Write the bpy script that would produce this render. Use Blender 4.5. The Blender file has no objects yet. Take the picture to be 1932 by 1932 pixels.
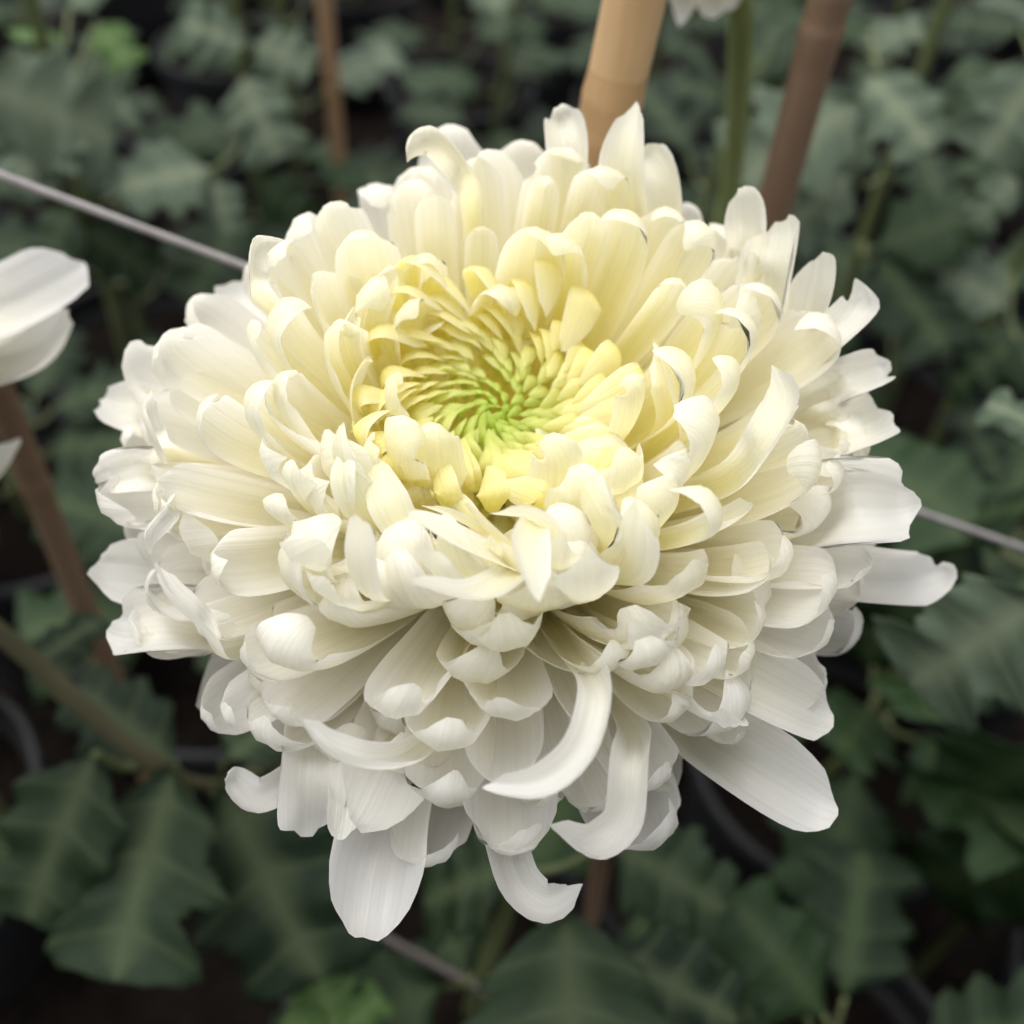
import bpy, math, random
import numpy as np
from mathutils import Matrix, Vector

random.seed(7)
rng = np.random.default_rng(11)
sc = bpy.context.scene
col = sc.collection

# ------------------------------------------------------------------ camera
def nz(v):
    v = np.asarray(v, float)
    return v / max(np.linalg.norm(v), 1e-12)

# vertical stakes in the photograph converge to a point far below the frame: that fixes pitch and roll
dn = nz([(810 - 966) / 1932, -(2810 - 966) / 1932, -1.0])
zc = -dn
yc = np.array([0, 0, -1.0]); yc = nz(yc - yc.dot(zc) * zc)
xc = np.cross(yc, zc)
RC = np.array([xc, yc, zc])                      # camera -> world
HEAD = np.array([0.0, 0.0, 0.42])                # centre of the flower head

def ray(px, py):
    return nz(RC @ np.array([(px - 966) / 1932, -(py - 966) / 1932, -1.0]))

CAM = HEAD - ray(950, 895) * 0.195

def at(px, py, d):
    """point at distance d from the camera in the direction of a photograph pixel (1932 px wide)"""
    return CAM + ray(px, py) * d

cam_data = bpy.data.cameras.new('camera')
cam = bpy.data.objects.new('camera', cam_data)
col.objects.link(cam)
M = Matrix([[RC[i][0], RC[i][1], RC[i][2], CAM[i]] for i in range(3)] + [[0, 0, 0, 1]])
cam.matrix_world = M
cam_data.lens = 36; cam_data.sensor_width = 36; cam_data.sensor_fit = 'HORIZONTAL'
cam_data.clip_start = 0.005; cam_data.clip_end = 200
cam_data.dof.use_dof = True
cam_data.dof.focus_distance = 0.155
cam_data.dof.aperture_fstop = 10.0
cam_data.dof.aperture_blades = 0
sc.camera = cam

# ------------------------------------------------------------------ sky, light, exposure
SUN_EL, SUN_AZ = math.radians(72), math.radians(300)
world = bpy.data.worlds.new('World'); sc.world = world; world.use_nodes = True
nt = world.node_tree; nt.nodes.clear()
sky = nt.nodes.new('ShaderNodeTexSky'); sky.sky_type = 'NISHITA'; sky.sun_disc = False
sky.sun_elevation = SUN_EL; sky.sun_rotation = SUN_AZ
sky.air_density = 1.0; sky.dust_density = 4.0
hs = nt.nodes.new('ShaderNodeHueSaturation'); hs.inputs['Saturation'].default_value = 0.13
bg = nt.nodes.new('ShaderNodeBackground'); bg.inputs[1].default_value = 0.15
wo = nt.nodes.new('ShaderNodeOutputWorld')
nt.links.new(sky.outputs[0], hs.inputs['Color']); nt.links.new(hs.outputs[0], bg.inputs[0]); nt.links.new(bg.outputs[0], wo.inputs[0])

sun_d = bpy.data.lights.new('sun', 'SUN'); sun = bpy.data.objects.new('sun', sun_d); col.objects.link(sun)
sun_d.energy = 1.2; sun_d.angle = math.radians(60); sun_d.color = (1.0, 0.97, 0.94)
sdir = Vector((math.sin(SUN_AZ) * math.cos(SUN_EL), math.cos(SUN_AZ) * math.cos(SUN_EL), math.sin(SUN_EL)))
sun.rotation_euler = sdir.to_track_quat('Z', 'Y').to_euler()
sun.location = (0, 0, 3)

sc.view_settings.view_transform = 'Standard'; sc.view_settings.look = 'None'
sc.view_settings.gamma = 1.0; sc.view_settings.use_curve_mapping = False
sc.view_settings.exposure = 0.6
sc.render.engine = 'CYCLES'
sc.cycles.max_bounces = 13; sc.cycles.diffuse_bounces = 11; sc.cycles.transmission_bounces = 11
sc.cycles.glossy_bounces = 3
sc.cycles.caustics_reflective = False; sc.cycles.caustics_refractive = False
sc.cycles.use_denoising = True

# ------------------------------------------------------------------ helpers
def empty(name, loc, label=None, cat=None, group=None):
    o = bpy.data.objects.new(name, None); col.objects.link(o)
    o.location = tuple(loc); o.empty_display_size = 0.02
    if label: o['label'] = label
    if cat: o['category'] = cat
    if group: o['group'] = group
    return o

def link(name, me, mat, parent=None):
    o = bpy.data.objects.new(name, me); col.objects.link(o)
    if mat is not None and not me.materials: me.materials.append(mat)
    if parent is not None:
        o.parent = parent
        o.matrix_parent_inverse = wm(parent).inverted()
    return o

def wm(o):
    m = o.matrix_basis.copy()
    if o.parent is not None:
        m = wm(o.parent) @ o.matrix_parent_inverse @ m
    return m

def tag(o, label, cat, group=None):
    o['label'] = label; o['category'] = cat
    if group: o['group'] = group
    return o

def mesh(verts, faces, smooth=True):
    me = bpy.data.meshes.new('m')
    me.from_pydata([tuple(v) for v in np.asarray(verts)], [], [tuple(int(i) for i in f) for f in faces])
    if smooth:
        me.polygons.foreach_set('use_smooth', [True] * len(me.polygons))
    me.update()
    return me

def catmull(P, n):
    """centripetal Catmull-Rom through P, resampled to n points of equal arc length"""
    P = np.asarray(P, float)
    Q = np.vstack([2 * P[0] - P[1], P, 2 * P[-1] - P[-2]])
    out = []
    for i in range(1, len(Q) - 2):
        p0, p1, p2, p3 = Q[i - 1:i + 3]
        t0 = 0.0
        t1 = t0 + max(np.linalg.norm(p1 - p0), 1e-6) ** .5
        t2 = t1 + max(np.linalg.norm(p2 - p1), 1e-6) ** .5
        t3 = t2 + max(np.linalg.norm(p3 - p2), 1e-6) ** .5
        t = np.linspace(t1, t2, 24, endpoint=False)[:, None]
        A1 = (t1 - t) / (t1 - t0) * p0 + (t - t0) / (t1 - t0) * p1
        A2 = (t2 - t) / (t2 - t1) * p1 + (t - t1) / (t2 - t1) * p2
        A3 = (t3 - t) / (t3 - t2) * p2 + (t - t2) / (t3 - t2) * p3
        B1 = (t2 - t) / (t2 - t0) * A1 + (t - t0) / (t2 - t0) * A2
        B2 = (t3 - t) / (t3 - t1) * A2 + (t - t1) / (t3 - t1) * A3
        out.append((t2 - t) / (t2 - t1) * B1 + (t - t1) / (t2 - t1) * B2)
    out.append(Q[-2][None])
    C = np.vstack(out)
    d = np.r_[0, np.cumsum(np.linalg.norm(np.diff(C, axis=0), axis=1))]
    s = np.linspace(0, d[-1], n)
    return np.stack([np.interp(s, d, C[:, k]) for k in range(3)], 1), d[-1]

def frames(C, s0):
    """rotation-minimising frames: side vectors along the curve C, starting from s0"""
    T = np.gradient(C, axis=0); T /= np.linalg.norm(T, axis=1)[:, None] + 1e-12
    S = np.zeros_like(C)
    S[0] = nz(s0 - np.dot(s0, T[0]) * T[0])
    for i in range(len(C) - 1):
        v1 = C[i + 1] - C[i]; c1 = v1.dot(v1) + 1e-18
        rL = S[i] - 2 / c1 * v1.dot(S[i]) * v1
        tL = T[i] - 2 / c1 * v1.dot(T[i]) * v1
        v2 = T[i + 1] - tL; c2 = v2.dot(v2) + 1e-18
        S[i + 1] = nz(rL - 2 / c2 * v2.dot(rL) * v2)
    return T, S

def tube(P, radii, n=10, seg=40, cap=True):
    C, L = catmull(P, seg)
    T, S = frames(C, np.array([1.0, 0.13, 0.07]))
    r = np.interp(np.linspace(0, 1, seg), np.linspace(0, 1, len(radii)), radii)
    V = []
    for i in range(seg):
        B = np.cross(T[i], S[i])
        for k in range(n):
            a = 2 * math.pi * k / n
            V.append(C[i] + r[i] * (math.cos(a) * S[i] + math.sin(a) * B))
    F = [(i * n + k, i * n + (k + 1) % n, (i + 1) * n + (k + 1) % n, (i + 1) * n + k) for i in range(seg - 1) for k in range(n)]
    if cap:
        F.append(tuple(range(n))[::-1]); F.append(tuple((seg - 1) * n + k for k in range(n)))
    return V, F

# ------------------------------------------------------------------ materials
def newmat(name):
    m = bpy.data.materials.new(name); m.use_nodes = True
    return m, m.node_tree, m.node_tree.nodes['Principled BSDF']

def ramp(nt, stops):
    r = nt.nodes.new('ShaderNodeValToRGB')
    e = r.color_ramp.elements
    while len(e) > 1: e.remove(e[-1])
    e[0].position = stops[0][0]; e[0].color = (*stops[0][1], 1)
    for p, c in stops[1:]:
        q = e.new(p); q.color = (*c, 1)
    return r

def petal_material():
    m, nt, b = newmat('petal')
    N = nt.nodes.new; Lk = nt.links.new
    a = N('ShaderNodeAttribute'); a.attribute_name = 'pigment'
    sp = N('ShaderNodeSeparateColor'); Lk(a.outputs['Color'], sp.inputs[0])
    white, yellow, green = (0.977, 0.964, 0.948, 1), (0.970, 0.905, 0.35, 1), (0.55, 0.77, 0.10, 1)
    mx = N('ShaderNodeMix'); mx.data_type = 'RGBA'
    mx.inputs['A'].default_value = white; mx.inputs['B'].default_value = yellow
    Lk(sp.outputs[0], mx.inputs['Factor'])
    mg = N('ShaderNodeMix'); mg.data_type = 'RGBA'; mg.inputs['B'].default_value = green
    Lk(sp.outputs[1], mg.inputs['Factor']); Lk(mx.outputs['Result'], mg.inputs['A'])
    # fine veins running along the petal, and sparse grey specks
    uv = N('ShaderNodeUVMap'); uv.uv_map = 'UVMap'
    mp = N('ShaderNodeMapping'); mp.inputs['Scale'].default_value = (11, 0.7, 1); Lk(uv.outputs[0], mp.inputs[0])
    no = N('ShaderNodeTexNoise'); no.inputs['Scale'].default_value = 1.0; no.inputs['Detail'].default_value = 3.0; Lk(mp.outputs[0], no.inputs[0])
    bp = N('ShaderNodeBump'); bp.inputs['Strength'].default_value = 0.38; bp.inputs['Distance'].default_value = 0.0006
    Lk(no.outputs['Fac'], bp.inputs['Height']); Lk(bp.outputs[0], b.inputs['Normal'])
    vr = ramp(nt, [(0.32, (0.93, 0.925, 0.90)), (0.62, (1, 1, 1))]); Lk(no.outputs['Fac'], vr.inputs[0])
    ml = N('ShaderNodeMix'); ml.data_type = 'RGBA'; ml.blend_type = 'MULTIPLY'; ml.inputs['Factor'].default_value = 0.8
    Lk(mg.outputs['Result'], ml.inputs['A']); Lk(vr.outputs[0], ml.inputs['B'])
    tc = N('ShaderNodeTexCoord')                        # sparse dark specks of dust and thrips
    vo = N('ShaderNodeTexVoronoi'); vo.inputs['Scale'].default_value = 75; Lk(tc.outputs['Object'], vo.inputs['Vector'])
    spk = ramp(nt, [(0.018, (0.30, 0.27, 0.25)), (0.030, (1, 1, 1))]); Lk(vo.outputs['Distance'], spk.inputs[0])
    m2 = N('ShaderNodeMix'); m2.data_type = 'RGBA'; m2.blend_type = 'MULTIPLY'; m2.inputs['Factor'].default_value = 0.75
    Lk(ml.outputs['Result'], m2.inputs['A']); Lk(spk.outputs[0], m2.inputs['B']); ml = m2
    Lk(ml.outputs['Result'], b.inputs['Base Color'])
    b.inputs['Roughness'].default_value = 0.36
    b.inputs['Specular IOR Level'].default_value = 0.5
    tr = N('ShaderNodeBsdfTranslucent'); Lk(ml.outputs['Result'], tr.inputs[0]); Lk(bp.outputs[0], tr.inputs['Normal'])
    ms = N('ShaderNodeMixShader'); ms.inputs[0].default_value = 0.54
    out = nt.nodes['Material Output']
    Lk(b.outputs[0], ms.inputs[1]); Lk(tr.outputs[0], ms.inputs[2]); Lk(ms.outputs[0], out.inputs[0])
    return m

def leaf_material(name, c1, c2, vein, rough=0.42, young=False):
    m, nt, b = newmat(name)
    N = nt.nodes.new; Lk = nt.links.new
    tc = N('ShaderNodeTexCoord')
    no = N('ShaderNodeTexNoise'); no.inputs['Scale'].default_value = 60; no.inputs['Detail'].default_value = 4; Lk(tc.outputs['Object'], no.inputs[0])
    oi = N('ShaderNodeObjectInfo')
    ad = N('ShaderNodeMath'); ad.operation = 'MULTIPLY_ADD'; ad.inputs[1].default_value = 0.5; Lk(oi.outputs['Random'], ad.inputs[0])
    sb = N('ShaderNodeMath'); sb.operation = 'SUBTRACT'; sb.inputs[1].default_value = 0.25; Lk(no.outputs['Fac'], sb.inputs[0]); Lk(sb.outputs[0], ad.inputs[2])
    r = ramp(nt, [(0.2, c1), (0.75, c2)]); Lk(ad.outputs[0], r.inputs[0])
    a = N('ShaderNodeAttribute'); a.attribute_name = 'vein'
    mx = N('ShaderNodeMix'); mx.data_type = 'RGBA'; mx.inputs['B'].default_value = (*vein, 1)
    Lk(a.outputs['Fac'], mx.inputs['Factor']); Lk(r.outputs[0], mx.inputs['A'])
    Lk(mx.outputs['Result'], b.inputs['Base Color'])
    b.inputs['Roughness'].default_value = rough
    b.inputs['Specular IOR Level'].default_value = 0.28
    n2 = N('ShaderNodeTexNoise'); n2.inputs['Scale'].default_value = 420; n2.inputs['Detail'].default_value = 2; Lk(tc.outputs['Object'], n2.inputs[0])
    bp = N('ShaderNodeBump'); bp.inputs['Strength'].default_value = 0.4; bp.inputs['Distance'].default_value = 0.0008
    Lk(n2.outputs['Fac'], bp.inputs['Height']); Lk(bp.outputs[0], b.inputs['Normal'])
    tr = N('ShaderNodeBsdfTranslucent'); tr.inputs[0].default_value = (c2[0] * 1.6, c2[1] * 2.2, c2[2] * 0.7, 1)
    ms = N('ShaderNodeMixShader'); ms.inputs[0].default_value = 0.35 if young else 0.2
    out = nt.nodes['Material Output']
    Lk(b.outputs[0], ms.inputs[1]); Lk(tr.outputs[0], ms.inputs[2]); Lk(ms.outputs[0], out.inputs[0])
    return m

def plain(name, c1, c2, scale, rough, stretch=(1, 1, 1), bump=0.2, dist=0.001, spec=0.4):
    m, nt, b = newmat(name)
    N = nt.nodes.new; Lk = nt.links.new
    tc = N('ShaderNodeTexCoord'); mp = N('ShaderNodeMapping'); mp.inputs['Scale'].default_value = stretch
    Lk(tc.outputs['Object'], mp.inputs[0])
    no = N('ShaderNodeTexNoise'); no.inputs['Scale'].default_value = scale; no.inputs['Detail'].default_value = 5; no.inputs['Roughness'].default_value = 0.6
    Lk(mp.outputs[0], no.inputs[0])
    r = ramp(nt, [(0.3, c1), (0.7, c2)]); Lk(no.outputs['Fac'], r.inputs[0]); Lk(r.outputs[0], b.inputs['Base Color'])
    bp = N('ShaderNodeBump'); bp.inputs['Strength'].default_value = bump; bp.inputs['Distance'].default_value = dist
    Lk(no.outputs['Fac'], bp.inputs['Height']); Lk(bp.outputs[0], b.inputs['Normal'])
    b.inputs['Roughness'].default_value = rough; b.inputs['Specular IOR Level'].default_value = spec
    return m

MAT = {
    'petal': petal_material(),
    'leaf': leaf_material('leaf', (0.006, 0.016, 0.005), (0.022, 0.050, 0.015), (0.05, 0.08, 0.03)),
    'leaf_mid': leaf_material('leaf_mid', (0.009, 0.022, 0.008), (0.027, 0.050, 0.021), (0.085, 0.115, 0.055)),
    'leaf_pale': leaf_material('leaf_pale', (0.065, 0.098, 0.062), (0.12, 0.16, 0.108), (0.21, 0.25, 0.16), 0.5),
    'leaf_young': leaf_material('leaf_young', (0.085, 0.16, 0.045), (0.13, 0.22, 0.07), (0.18, 0.27, 0.10), 0.5, True),
    'stem': plain('stem', (0.085, 0.11, 0.04), (0.135, 0.155, 0.065), 60, 0.5, (1, 1, .12)),
    'stem_brown': plain('stem_brown', (0.075, 0.072, 0.038), (0.12, 0.11, 0.06), 60, 0.55, (1, 1, .12)),
    'stem_light': plain('stem_light', (0.20, 0.25, 0.09), (0.30, 0.34, 0.15), 60, 0.45, (1, 1, .12)),
    'calyx': plain('calyx', (0.10, 0.15, 0.05), (0.16, 0.21, 0.09), 90, 0.5),
    'bamboo': plain('bamboo', (0.42, 0.25, 0.115), (0.66, 0.45, 0.25), 55, 0.42, (1, 1, .10), 0.25),
    'bamboo_dark': plain('bamboo_dark', (0.12, 0.075, 0.045), (0.26, 0.17, 0.11), 35, 0.5, (1, 1, .06), 0.2),
    'bamboo_brown': plain('bamboo_brown', (0.27, 0.16, 0.085), (0.40, 0.26, 0.15), 35, 0.5, (1, 1, .06), 0.2),
    'node': plain('node', (0.38, 0.225, 0.10), (0.55, 0.36, 0.19), 60, 0.5),
    'twine': plain('twine', (0.23, 0.215, 0.21), (0.32, 0.30, 0.295), 300, 0.6, (1, 1, 1), 0.4, 0.0005),
    'twine_dark': plain('twine_dark', (0.10, 0.085, 0.08), (0.15, 0.13, 0.12), 300, 0.7, (1, 1, 1), 0.4, 0.0005),
    'pot': plain('pot', (0.006, 0.0065, 0.008), (0.012, 0.013, 0.015), 30, 0.65, (1, 1, 1), 0.1),
    'soil': plain('soil', (0.004, 0.003, 0.002), (0.013, 0.009, 0.007), 45, 0.95, (1, 1, 1), 1.0, 0.012, 0.1),
    'soil_pot': plain('soil_pot', (0.004, 0.003, 0.002), (0.013, 0.009, 0.007), 110, 0.95, (1, 1, 1), 1.0, 0.008, 0.1),
}

# ------------------------------------------------------------------ ground
V, F = [], []
G = 90
for i in range(G + 1):
    for j in range(G + 1):
        u, v = i / G * 2 - 1, j / G * 2 - 1
        x, y = math.copysign(abs(u) ** 2.6, u) * 60, 0.6 + math.copysign(abs(v) ** 2.6, v) * 60
        V.append((x, y, 0.006 * math.sin(x * 21 + 3 * math.sin(y * 13)) + 0.004 * math.sin(y * 37 + x * 9)))
for i in range(G):
    for j in range(G):
        a = i * (G + 1) + j
        F.append((a, a + G + 1, a + G + 2, a + 1))
g = link('ground', mesh(V, F), MAT['soil']); g['kind'] = 'structure'

# ------------------------------------------------------------------ the flower head: an envelope that the petals are laid on
class Head:
    def __init__(s, centre, a=0.0705, c=0.055, c2=0.036, tilt=(0.0, -15.0), D=0.0345, w=0.028, dx=-0.002, dy=-0.001):
        s.o = np.asarray(centre, float); s.a, s.c, s.c2, s.D, s.w, s.dx, s.dy = a, c, c2, D, w, dx, dy
        s.ax = nz([math.sin(math.radians(tilt[0])), math.sin(math.radians(tilt[1])), 1.0])
        s.ex = nz(np.array([1, 0, 0]) - s.ax[0] * s.ax); s.ey = np.cross(s.ax, s.ex)
    def loc(s, p):
        d = p - s.o
        return np.array([d.dot(s.ex), d.dot(s.ey), d.dot(s.ax)])
    def wor(s, q):
        return s.o + q[0] * s.ex + q[1] * s.ey + q[2] * s.ax
    def f(s, p, k):
        """signed-ish distance to the envelope scaled by k (negative inside)"""
        q = (p - s.o) / k
        x = q @ s.ex; y = q @ s.ey; z = q @ s.ax
        r = np.hypot(x, y)
        cc = np.where(z > 0, s.c, s.c2)
        e = (np.sqrt((r / s.a) ** 2 + (z / cc) ** 2) - 1) * cc
        rr = np.clip(1 - (r / s.a) ** 2, 0, 1)
        top = s.c * np.sqrt(rr) - s.D * np.exp(-(((x - s.dx) ** 2 + (y - s.dy) ** 2) / s.w ** 2) ** 1.5)
        return np.maximum(e, (z - top) * 0.7)
    def hit(s, px, py, k):
        """where the ray of a pixel meets the envelope, or passes nearest to it"""
        d = ray(px, py)
        t = np.linspace(0.06, 0.34, 900)
        v = s.f(CAM + t[:, None] * d, k)
        n = np.where(v < 0)[0]
        i = n[0] if len(n) else int(np.argmin(v))
        s.missed = len(n) == 0
        return CAM + t[i] * d, t[i]

def petal_mesh(P, width, root=0.55, wm=None, tip='r', cup=1.0, twist=0.0, yel=0.3, yel_base=0.6, green=0.0, green_tip=0.0,
               s0=None, roll=0.0, face=1, rib=1.0, rnd=1.0, n=40, nu=17, seed=0, i_vis=1, curl=0.0, edge_white=0.6):
    """a thin translucent petal along the 3-D spine P; wm are width factors per spine point from index i_vis on"""
    r = np.random.default_rng(seed)
    C, L = catmull(P, n * 3)
    T, S = frames(C, s0)
    Nn = np.cross(S, T)
    m = len(C)
    kap = np.gradient(T, axis=0) / (L / (m - 1))
    kap = np.clip((kap * Nn).sum(1), 0, None)
    lim = 0.75 / np.maximum(kap, 1e-3)                   # the rolled-up edges must stay inside the bend
    lim = np.minimum.reduce([np.roll(lim, q) for q in range(-4, 5)]) if m > 12 else lim
    lim = np.convolve(np.pad(lim.clip(0, 0.05), 8, 'edge'), np.ones(17) / 17, 'valid')
    a = np.linspace(0, 1, m)
    seg = np.r_[0, np.cumsum(np.linalg.norm(np.diff(np.asarray(P), axis=0), axis=1))]; seg = seg / seg[-1]
    # width along the petal
    if wm is None:
        wm = [root] + [1.0] * (len(P) - 1 - i_vis)
        wm[-1] = 0.78 if tip != 'p' else 0.42
    ws = np.interp(a, np.r_[0, seg[i_vis:]], np.r_[root * 0.5, wm])
    if roll:
        q = int(m * 0.62); v = face * nz(CAM - C[q]); v = nz(v - v.dot(T[q]) * T[q])
        ang0 = math.atan2(v.dot(S[q]), v.dot(Nn[q]))
        if abs(ang0) < (1.45 if face > 0 else 2.0):
            ra = (roll * ang0 * np.clip(a / 0.45, 0, 1))[:, None]
            S, Nn = np.cos(ra) * S - np.sin(ra) * Nn, np.cos(ra) * Nn + np.sin(ra) * S
    ker = np.hanning(19); ker /= ker.sum()
    ws = np.convolve(np.pad(ws, 9, 'edge'), ker, 'valid')
    tw = np.radians(twist) * np.clip((a - seg[min(i_vis, len(seg) - 2)]) / (1 - seg[min(i_vis, len(seg) - 2)]), 0, 1) ** 1.3
    u = np.sin(np.linspace(-math.pi / 2, math.pi / 2, nu))
    # tip outline: rounded, pointed or toothed
    rt = {'r': 0.66, 'p': 1.25 * ws[-1], 't': 0.52}[tip] * width * rnd
    rt = min(rt, 0.45 * L)
    if tip == 'p': te = -rt * np.abs(u) ** 1.25
    else: te = -rt * (1 - np.clip(1 - np.abs(u) ** 2.1, 0, 1) ** (1 / 2.1))
    if tip == 't':
        ph = r.uniform(-0.35, 0.35)
        te = te + width * ws[-1] * (0.07 * np.cos(math.pi * 2.4 * (u + ph)) + r.normal(0, 0.02, nu)) * (1 - u * u)
    else:
        te = te + r.normal(0, width * 0.012, nu)
    tend = np.clip(1 + te / L, 0.3, 1.0)
    rows = np.linspace(0, 1, n) ** 0.85
    ph = 0.38 + 0.52 * cup                         # opening angle of the cross-section
    skew = r.normal(0, 0.10)
    wav1, wav2, wf = r.uniform(0, 6.28), r.uniform(0, 6.28), r.uniform(5, 9)
    rid = r.uniform(0.6, 1.3) * 0.022 * rib
    rp = r.uniform(-0.4, 0.4)
    top = np.zeros((n, nu, 3)); pig = np.zeros((n, nu, 2))
    for j, uu in enumerate(u):
        idx = rows * tend[j] * (m - 1)
        i0 = np.clip(np.floor(idx).astype(int), 0, m - 2); fr = (idx - i0)[:, None]
        lerp = lambda A: A[i0] * (1 - fr) + A[i0 + 1] * fr
        c, s_, n_ = lerp(C), lerp(S), lerp(Nn)
        w = (ws[i0] * (1 - fr[:, 0]) + ws[i0 + 1] * fr[:, 0]) * width * 0.5
        t_ = (tw[i0])[:, None]
        s2 = np.cos(t_) * s_ + np.sin(t_) * n_; n2 = -np.sin(t_) * s_ + np.cos(t_) * n_
        un = uu + skew * (1 - uu * uu)
        ang = ph * un
        xx = np.sin(ang) / ph; hh = (1 - np.cos(ang)) / ph
        k = rows
        vis = np.clip((k - 0.25) / 0.3, 0, 1)
        hh = hh + vis * rid * (np.cos(2 * math.pi * 1.5 * (uu + rp * 0.3)) - 0.3) * (1 - 0.3 * abs(uu))
        wave = 0.045 * vis * abs(uu) ** 3 * np.sin(wf * k + (wav1 if uu < 0 else wav2))
        hh = hh + wave + curl * abs(uu) ** 4 * vis
        lm = lim[i0] / np.maximum(w, 1e-5)
        hh = np.where(hh > 0, lm * np.tanh(hh / np.maximum(lm, 1e-4)), hh)
        base = c + s2 * (xx * w)[:, None] + n2 * (hh * w)[:, None]
        top[:, j] = base
        g_ = green + green_tip * np.clip((k - 0.72) / 0.28, 0, 1) ** 2 * (1 - abs(uu) * 0.7)
        pig[:, j, 0] = yel + (yel_base - yel) * (1 - np.clip((k - 0.2) / 0.75, 0, 1)) ** 1.1
        pig[:, j, 0] *= (1 - edge_white * abs(uu) ** 2.5) * (1 - edge_white * 0.7 * np.clip((k - .7) / .3, 0, 1) ** 1.5)
        pig[:, j, 1] = g_
    nv = n * nu
    I = lambda i, j: i * nu + j
    F = [(I(i, j), I(i, j + 1), I(i + 1, j + 1), I(i + 1, j)) for i in range(n - 1) for j in range(nu - 1)]
    me = mesh(top.reshape(-1, 3), F)
    at_ = me.attributes.new('pigment', 'FLOAT_COLOR', 'POINT')
    pc = np.zeros((nv, 4)); pc[:, 3] = 1; pc[:, :2] = pig.reshape(-1, 2)
    at_.data.foreach_set('color', np.clip(pc, 0, 1).ravel())
    uvl = me.uv_layers.new(name='UVMap')
    uvv = np.zeros((nv, 2))
    gu, gk = np.meshgrid(u, rows)
    uvv[:, 0] = gu.ravel() + seed * 0.37; uvv[:, 1] = gk.ravel() + seed * 0.73
    li = np.zeros(len(me.loops), int); me.loops.foreach_get('vertex_index', li)
    uvl.data.foreach_set('uv', uvv[li].ravel())
    return me

# zoomed views of the photograph in which the petals were measured: origin (3024 px image) and scale
ZONE = {'Z1': (1000, 850, .5176), 'Z2': (250, 1000, .5176), 'Z3': (600, 1800, .5176), 'Z4': (1500, 1700, .5694),
        'Z5': (1900, 700, .6211), 'Z6': (700, 300, .5176), 'Z7': (1500, 250, .5176)}

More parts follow.
